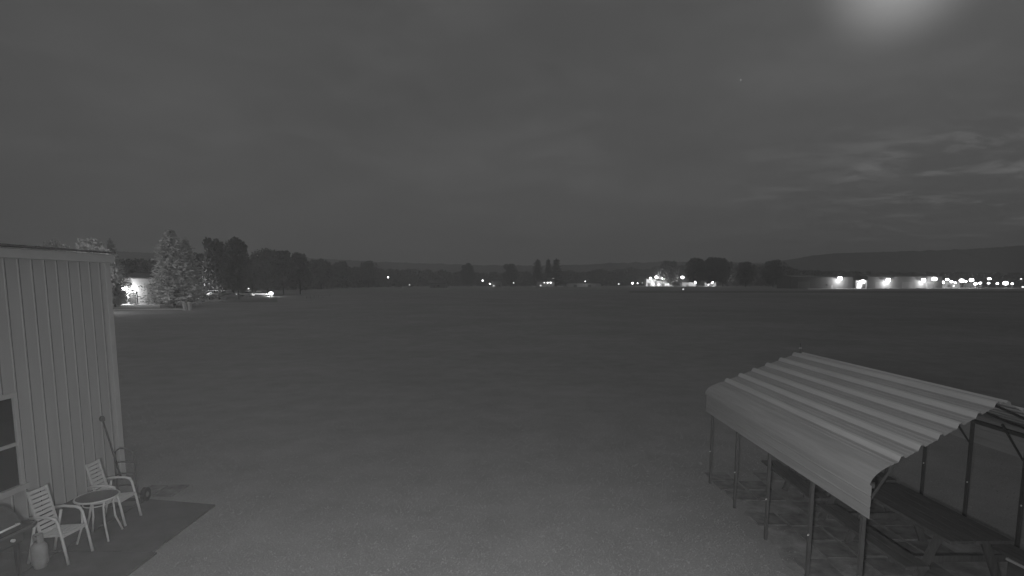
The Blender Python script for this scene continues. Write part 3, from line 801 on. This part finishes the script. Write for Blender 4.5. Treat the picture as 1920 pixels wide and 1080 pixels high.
MB().prism([(4.0, 1.4), (4.6, 2.5), (5.0, 2.5), (4.8, 1.35)], 'y', -.05, .05).build('tail_fin', m_car, ac)
MB().box(4.0, 4.8, -1.6, 1.6, 1.42, 1.48).build('tailplane', m_car, ac)
for s_ in (-1, 1):
    MB().bar((-.1, s_ * .5, 1.0), (.0, s_ * 2.5, 1.98), .09, .04).build('strut', m_car, ac)
    wg = MB().tube([(.3, s_ * 1.1 - .08, .22), (.3, s_ * 1.1 + .08, .22)], .22, 12).build('wheel', m_rubber, ac)
    MB().bar((.2, s_ * .4, .9), (.3, s_ * 1.1, .25), .06).build('landing_leg', m_car, ac)
MB().tube([(-1.5, -.07, .2), (-1.5, .07, .2)], .2, 12).build('wheel', m_rubber, ac)
MB().bar((-1.5, 0, .2), (-1.4, 0, .9), .06).build('landing_leg', m_dark, ac)
MB().box(-1.97, -1.93, -.06, .06, .3, 2.0).build('propeller', m_dark, ac)
MB().box(-1.0, -.35, -.57, .57, 1.62, 1.90).build('windscreen', m_glass, ac)

# cars
def car(label, u, y, rz, paint, group, light=None):
    p = gy(u, 540, y)
    t = thing('parked_car', label, 'car', (p.x, y, 0), rz, group)
    MB().prism([(-2.2, .35), (2.2, .35), (2.25, .75), (1.5, .9), (-1.9, .95), (-2.25, .8)], 'y', -.85, .85).build('body', paint, t, bevel=.08)
    MB().prism([(-1.7, .93), (1.0, .90), (.4, 1.42), (-1.2, 1.45)], 'y', -.74, .74).build('cabin', m_glass, t, bevel=.06)
    MB().prism([(-1.15, 1.40), (.35, 1.38), (.25, 1.49), (-1.05, 1.51)], 'y', -.7, .7).build('roof', paint, t, bevel=.03)
    for x in (-1.35, 1.35):
        for s_ in (-1, 1):
            wl = MB().tube([(x, s_ * .76, .33), (x, s_ * .92, .33)], .33, 14).build('wheel', m_rubber, t)
            MB().tube([(x, s_ * .915, .33), (x, s_ * .93, .33)], .18, 10).build('rim', m_trim, wl)
    for s_ in (-.6, .6): MB().box(2.18, 2.27, s_ - .18, s_ + .18, .6, .75).build('headlight', m_lamp_dim if light is None else light, t)
    return t
GV = 'cars parked along the field edge'
car('white car lit up between the aircraft and the star-bright yard light', 460, 150, R(178), m_car, GV, m_lamp)
car('low grey car right of the white car near the yard light', 489, 152, R(4), m_car, GV)
car('small white car on the far field edge right of the single pole lamp', 749, 420, R(5), m_car, GV, m_litwin)
car('white car in the middle of the brightest building group', 1259, 640, R(5), m_car, GV, m_lamp)

# row of white posts
for i in range(8):
    p = gy(568 + i * 7.2, 562 - i * .9, 118 + i * 4)
    if i == 0:
        wp = thing('marker_post', 'short pale post in the row left of the field', 'post', (p.x, 118, 0), 0, 'row of short pale posts on the left side of the field')
        MB().tube([(0, 0, 0), (0, 0, .75)], .05, 8).build('shaft', m_far_wall, wp); MB().lathe([(.06, .753), (.07, .78), (.05, .83), (.01, .85)], 10).build('cap', m_trim, wp)
    else:
        w2 = copy_tree(wp); w2.location = (p.x, 118 + i * 4, 0)

# houses in the distance
GH = 'distant houses on the field edge'
building('house', 'dim low house left of the small lit sign', 'house', 806, 836, 531, 430, 9, m_far_wall, None, 2.2, GH, ((3, 1, 2, m_dark),), ((6, 1, 1.4, 1.2, m_glass),))
building('house', 'dim house with one lit window behind the two tiny lights left of centre', 'house', 922, 940, 528, 470, 9, m_far_wall, None, 2.2, GH, ((4, 1, 2, m_dark),), ((1.2, 1, 1.2, 1.0, m_lamp_dim), (6, 1, 1.2, 1.0, m_glass)))
building('house', 'dim house directly below the three spiky firs', 'house', 1006, 1040, 528, 480, 9, m_far_wall, None, 2.4, GH, ((9, 1, 2, m_dark),), ((3, 1, 1.4, 1.2, m_lamp_dim), (12, 1, 1.4, 1.2, m_glass)))
pad('road', m_conc, 1000, 537.9, 1055, 536.9, .02)
building('shed', 'long low pale building below the hooded lamp right of centre', 'shed', 1064, 1127, 531.2, 520, 12, mat('shed_wall', .6, .7, .05, .5), None, 0, None, ((6, 3, 2.2, m_far_wall), (20, 3, 2.2, m_far_wall)))
# brightest group of buildings
pad('apron', m_conc, 1190, 536.8, 1335, 535.6, .02)
GB = 'floodlit service buildings right of centre'
building('service_building', 'tall narrow floodlit building, left one of the brightest group', 'building', 1212, 1229, 523.5, 650, 10, m_far_lit, None, 0, GB, ((2, 3, 3.5, m_dark),), ((7, 1.5, 2.4, 2.2, m_litwin),))
building('service_building', 'wide floodlit building, right one of the brightest group', 'building', 1231, 1257, 526.5, 650, 10, m_far_lit, None, 0, GB, ((7, 2.5, 3, m_far_wall),), ((1.5, 1.3, 3, 1.8, m_litwin), (11, 1.3, 4, 1.8, m_litwin)))
building('service_building', 'small floodlit white block right of the brightest group', 'building', 1326, 1343, 526.5, 640, 8, m_far_lit, None, 0, GB, ((4, 3, 3, m_far_wall),), ((1, 1.2, 2, 1.6, m_litwin),))
building('shed', 'long thin pale building between the two brightest groups right of centre', 'shed', 1279, 1306, 529.6, 660, 8, m_far_lit, None, 0, None, ((5, 3, 2, m_far_wall),))
GLM = 'lamps along the far edge of the field'
def lp(label, u, v, y, r, power=0, em=m_lamp): return lamp_post(label, u, v, y, r, power, GLM, em)
lp('single bright pole lamp standing alone left of centre', 727.5, 520, 430, .55, 250)
lp('dim lamp just right of the small far white car', 768, 534, 430, .55, 0, m_lamp_dim)
lp('bright pin-point lamp, left one of the two over the dim house left of centre', 905, 526, 470, .6, 250)
lp('pin-point lamp, lower right one of the two over the dim house left of centre', 918.5, 532, 470, .65, 250)
lp('lone tiny lamp between the dim house and the three firs', 963, 530.5, 470, .5, 0, m_litwin)
lp('leftmost of the three tiny lamps below the spiky firs', 1020.5, 530, 478, .55, 50, m_litwin)
lp('middle one of the three tiny lamps below the spiky firs', 1027, 530, 478, .6, 50)
lp('rightmost of the three tiny lamps below the spiky firs', 1032.5, 530, 478, .6, 50)
lp('faint lamp up between the spiky firs', 1037, 522.5, 560, .6, 0, m_lamp_dim)
lp('hooded lamp over the long low pale building', 1097, 527.5, 515, .6, 150, m_litwin)
lp('small lamp halfway between the low pale building and the bright group', 1160, 532.5, 600, .75, 0, m_litwin)
lp('lamp at the left of the short row before the brightest buildings', 1186, 531, 620, 1.15, 700)
lp('lamp second in the short row before the brightest buildings', 1195.5, 531, 620, .95, 400, m_litwin)
lp('faint lamp nearest the brightest buildings in the short row', 1204.5, 530.5, 620, .6, 0, m_lamp_dim)
lp('floodlight over the tall narrow floodlit building', 1219.5, 521.5, 640, 1.4, 5000)
lp('highest floodlight of the brightest group', 1231, 519.5, 641, 2.0, 5000)
lp('floodlight over the wide floodlit building', 1242, 521.5, 640, 1.3, 5000)
lp('floodlight at the right end of the wide floodlit building', 1256, 529, 638, 1.2, 4000)
lp('large lamp standing apart right of the brightest group', 1279.5, 520, 640, 2.0, 6000)
lp('lamp at the right end of the long thin pale building', 1304.5, 529, 655, 1.6, 800)
lp('lamp left of the small floodlit white block', 1320, 522.5, 635, 1.4, 5000)
lp('floodlight in front of the small floodlit white block', 1335, 528, 630, 2.1, 4000)
# runway edge light
re_ = gz(1281, 544.5)
rl = thing('runway_light', 'small low light on the field in front of the brightest group', 'light', (re_.x, re_.y, 0))
MB().tube([(0, 0, 0), (0, 0, .25)], .08, 8).build('base', m_dark, rl); MB().lathe([(.35, .25), (.45, .6), (.3, .9), (.05, 1.0)], 10).build('lens', m_lamp_dim, rl, True)

# right hangars
pad('apron', m_conc, 1515, 542.6, 1625, 540.6, .02)
pad('apron', m_conc, 1606, 540.6, 1830, 538.4, .024)
pad('road', m_asph, 1180, 549, 2100, 545.5, .016)
GHG = 'long hangars on the right field edge'
m_h = mat('dim_siding', .17, .7, .1, .3, stretch=(5, 1, .2))
building('hangar', 'long dim hangar with one wall lamp and a light pool in front', 'hangar', 1484, 1600, 520, 375, 20, m_h, None, 1.2, GHG, ((5, 8, 4.5, m_far_wall), (28, 1.2, 2.2, m_trim)), ((24, 2, 1.5, 1.2, m_glass),))
building('hangar', 'long pale hangar with two wall lamps right of the dim one', 'hangar', 1627, 1768, 519, 395, 22, mat('pale_siding', .17, .7, .1, .3, stretch=(5, 1, .2)), None, 1.0, GHG, ((6, 7, 4.2, m_far_wall), (26, 7, 4.2, m_far_wall), (44, 7, 4.2, m_far_wall)), ())
oh, ox, ohh, ohw = building('hangar', 'small open hangar shining between the two long hangars', 'hangar', 1604.5, 1626, 525.5, 392, 10, m_far_lit, None, .6, None, ((1.0, 3.0, 3.4, m_litwin), (5.0, 2.2, 3.4, m_dark)), ())
GWL = 'lamps on the hangar walls'
wall_lamp('', 'wall lamp on the long dim hangar', 1572, 521.5, 375, 1.5, 3400, 3.0, GWL)
wall_lamp('', 'wall lamp on the left half of the long pale hangar', 1662, 524.5, 395, 1.6, 3400, 3.0, GWL)
wall_lamp('', 'wall lamp on the right half of the long pale hangar', 1728, 525, 395, 1.5, 3400, 3.0, GWL)
wall_lamp('', 'small lamp over the small open hangar', 1616, 526, 392, .9, 1500, 1.6, GWL)
GS = 'low buildings among the lights at the right edge'
building('shed', 'flat bright shed right of the long pale hangar', 'shed', 1768, 1800, 528, 420, 10, m_far_lit, None, 0, GS, ((4, 3, 2.6, m_far_wall),), ((8, 1, 1.6, 1.2, m_litwin),))
building('shed', 'low bright shed below the lamp pair near the right edge', 'shed', 1826, 1842, 530, 440, 10, m_far_lit, None, 0, GS, ((2, 3, 2.4, m_far_wall),), ())
building('shed', 'dim shed near the right edge of the photo behind the last big lamp', 'shed', 1868, 1905, 528, 470, 10, m_h, None, 1.0, GS, ((4, 3, 2.4, m_far_wall),), ())
GR = 'floodlights on the right field edge'
def rp_(label, u, v, r, power=6000, em=m_lamp, y=400): return lamp_post(label, u, v, y, r, power, GR, em, 'floodlight', 'floodlight_mast')
rp_('widest floodlight, at the right end of the long pale hangar', 1752, 523, 1.70, 375, y=392)
rp_('second floodlight from the end of the long pale hangar', 1767, 529, 1.27, 1350)
rp_('third floodlight from the end of the long pale hangar, higher up', 1776, 524, 1.10, 1350)
rp_('floodlight just over the flat bright shed roof', 1784, 528, 0.94, 900)
rp_('small lamp right of the flat bright shed', 1791, 530, 0.68, 450)
rp_('star-bright floodlight next to the flat bright shed', 1803, 526, 1.53, 1800)
rp_('small lamp touching the star-bright floodlight on its right', 1811, 528, 0.77, 0)
rp_('high floodlight left of the low bright shed', 1821.5, 525, 1.44, 1800)
rp_('floodlight on the left in front of the low bright shed', 1829, 532, 1.19, 1350, y=425)
rp_('floodlight on the right in front of the low bright shed', 1838, 530.5, 0.94, 900, y=425)
rp_('upper lamp of the pair standing above each other', 1855, 522.5, 1.10, 300)
rp_('lower lamp of the pair standing above each other', 1853.5, 531, 0.81, 0)
rp_('lone round lamp left of the last star-bright light', 1870, 531.5, 0.85, 0)
rp_('last star-bright floodlight before the right edge', 1885.5, 531, 1.70, 1800)
rp_('small lamp right of the last star-bright light', 1898, 532, 0.81, 0)
rp_('high faint lamp at the right edge of the photo', 1914.5, 523, 0.59, 0, m_litwin)
rp_('low faint lamp in the far right corner of the lit row', 1918, 538, 0.68, 0, m_litwin, 380)

# ------------------------------------------------------------ night haze
hz = MB().box(-3600, 3600, -80, 3900, -9, 260)
hm = bpy.data.materials.new('haze'); hm.use_nodes = True; ht_ = hm.node_tree; ht_.nodes.clear()
pv_ = ht_.nodes.new('ShaderNodeVolumePrincipled'); pv_.inputs['Color'].default_value = (.95, .95, .95, 1); pv_.inputs['Density'].default_value = 0.0006
ho = ht_.nodes.new('ShaderNodeOutputMaterial'); ht_.links.new(pv_.outputs[0], ho.inputs['Volume'])
tag(hz.build('haze', hm), 'thin night haze over the airfield', 'haze', kind='stuff')

# the yard light hidden behind the metal building, which whitens the trees over its gutter
yl = gy(120, 505, 64)
point_light(None, (yl.x, yl.y, yl.z), 1500, .3).name = 'yard_light'
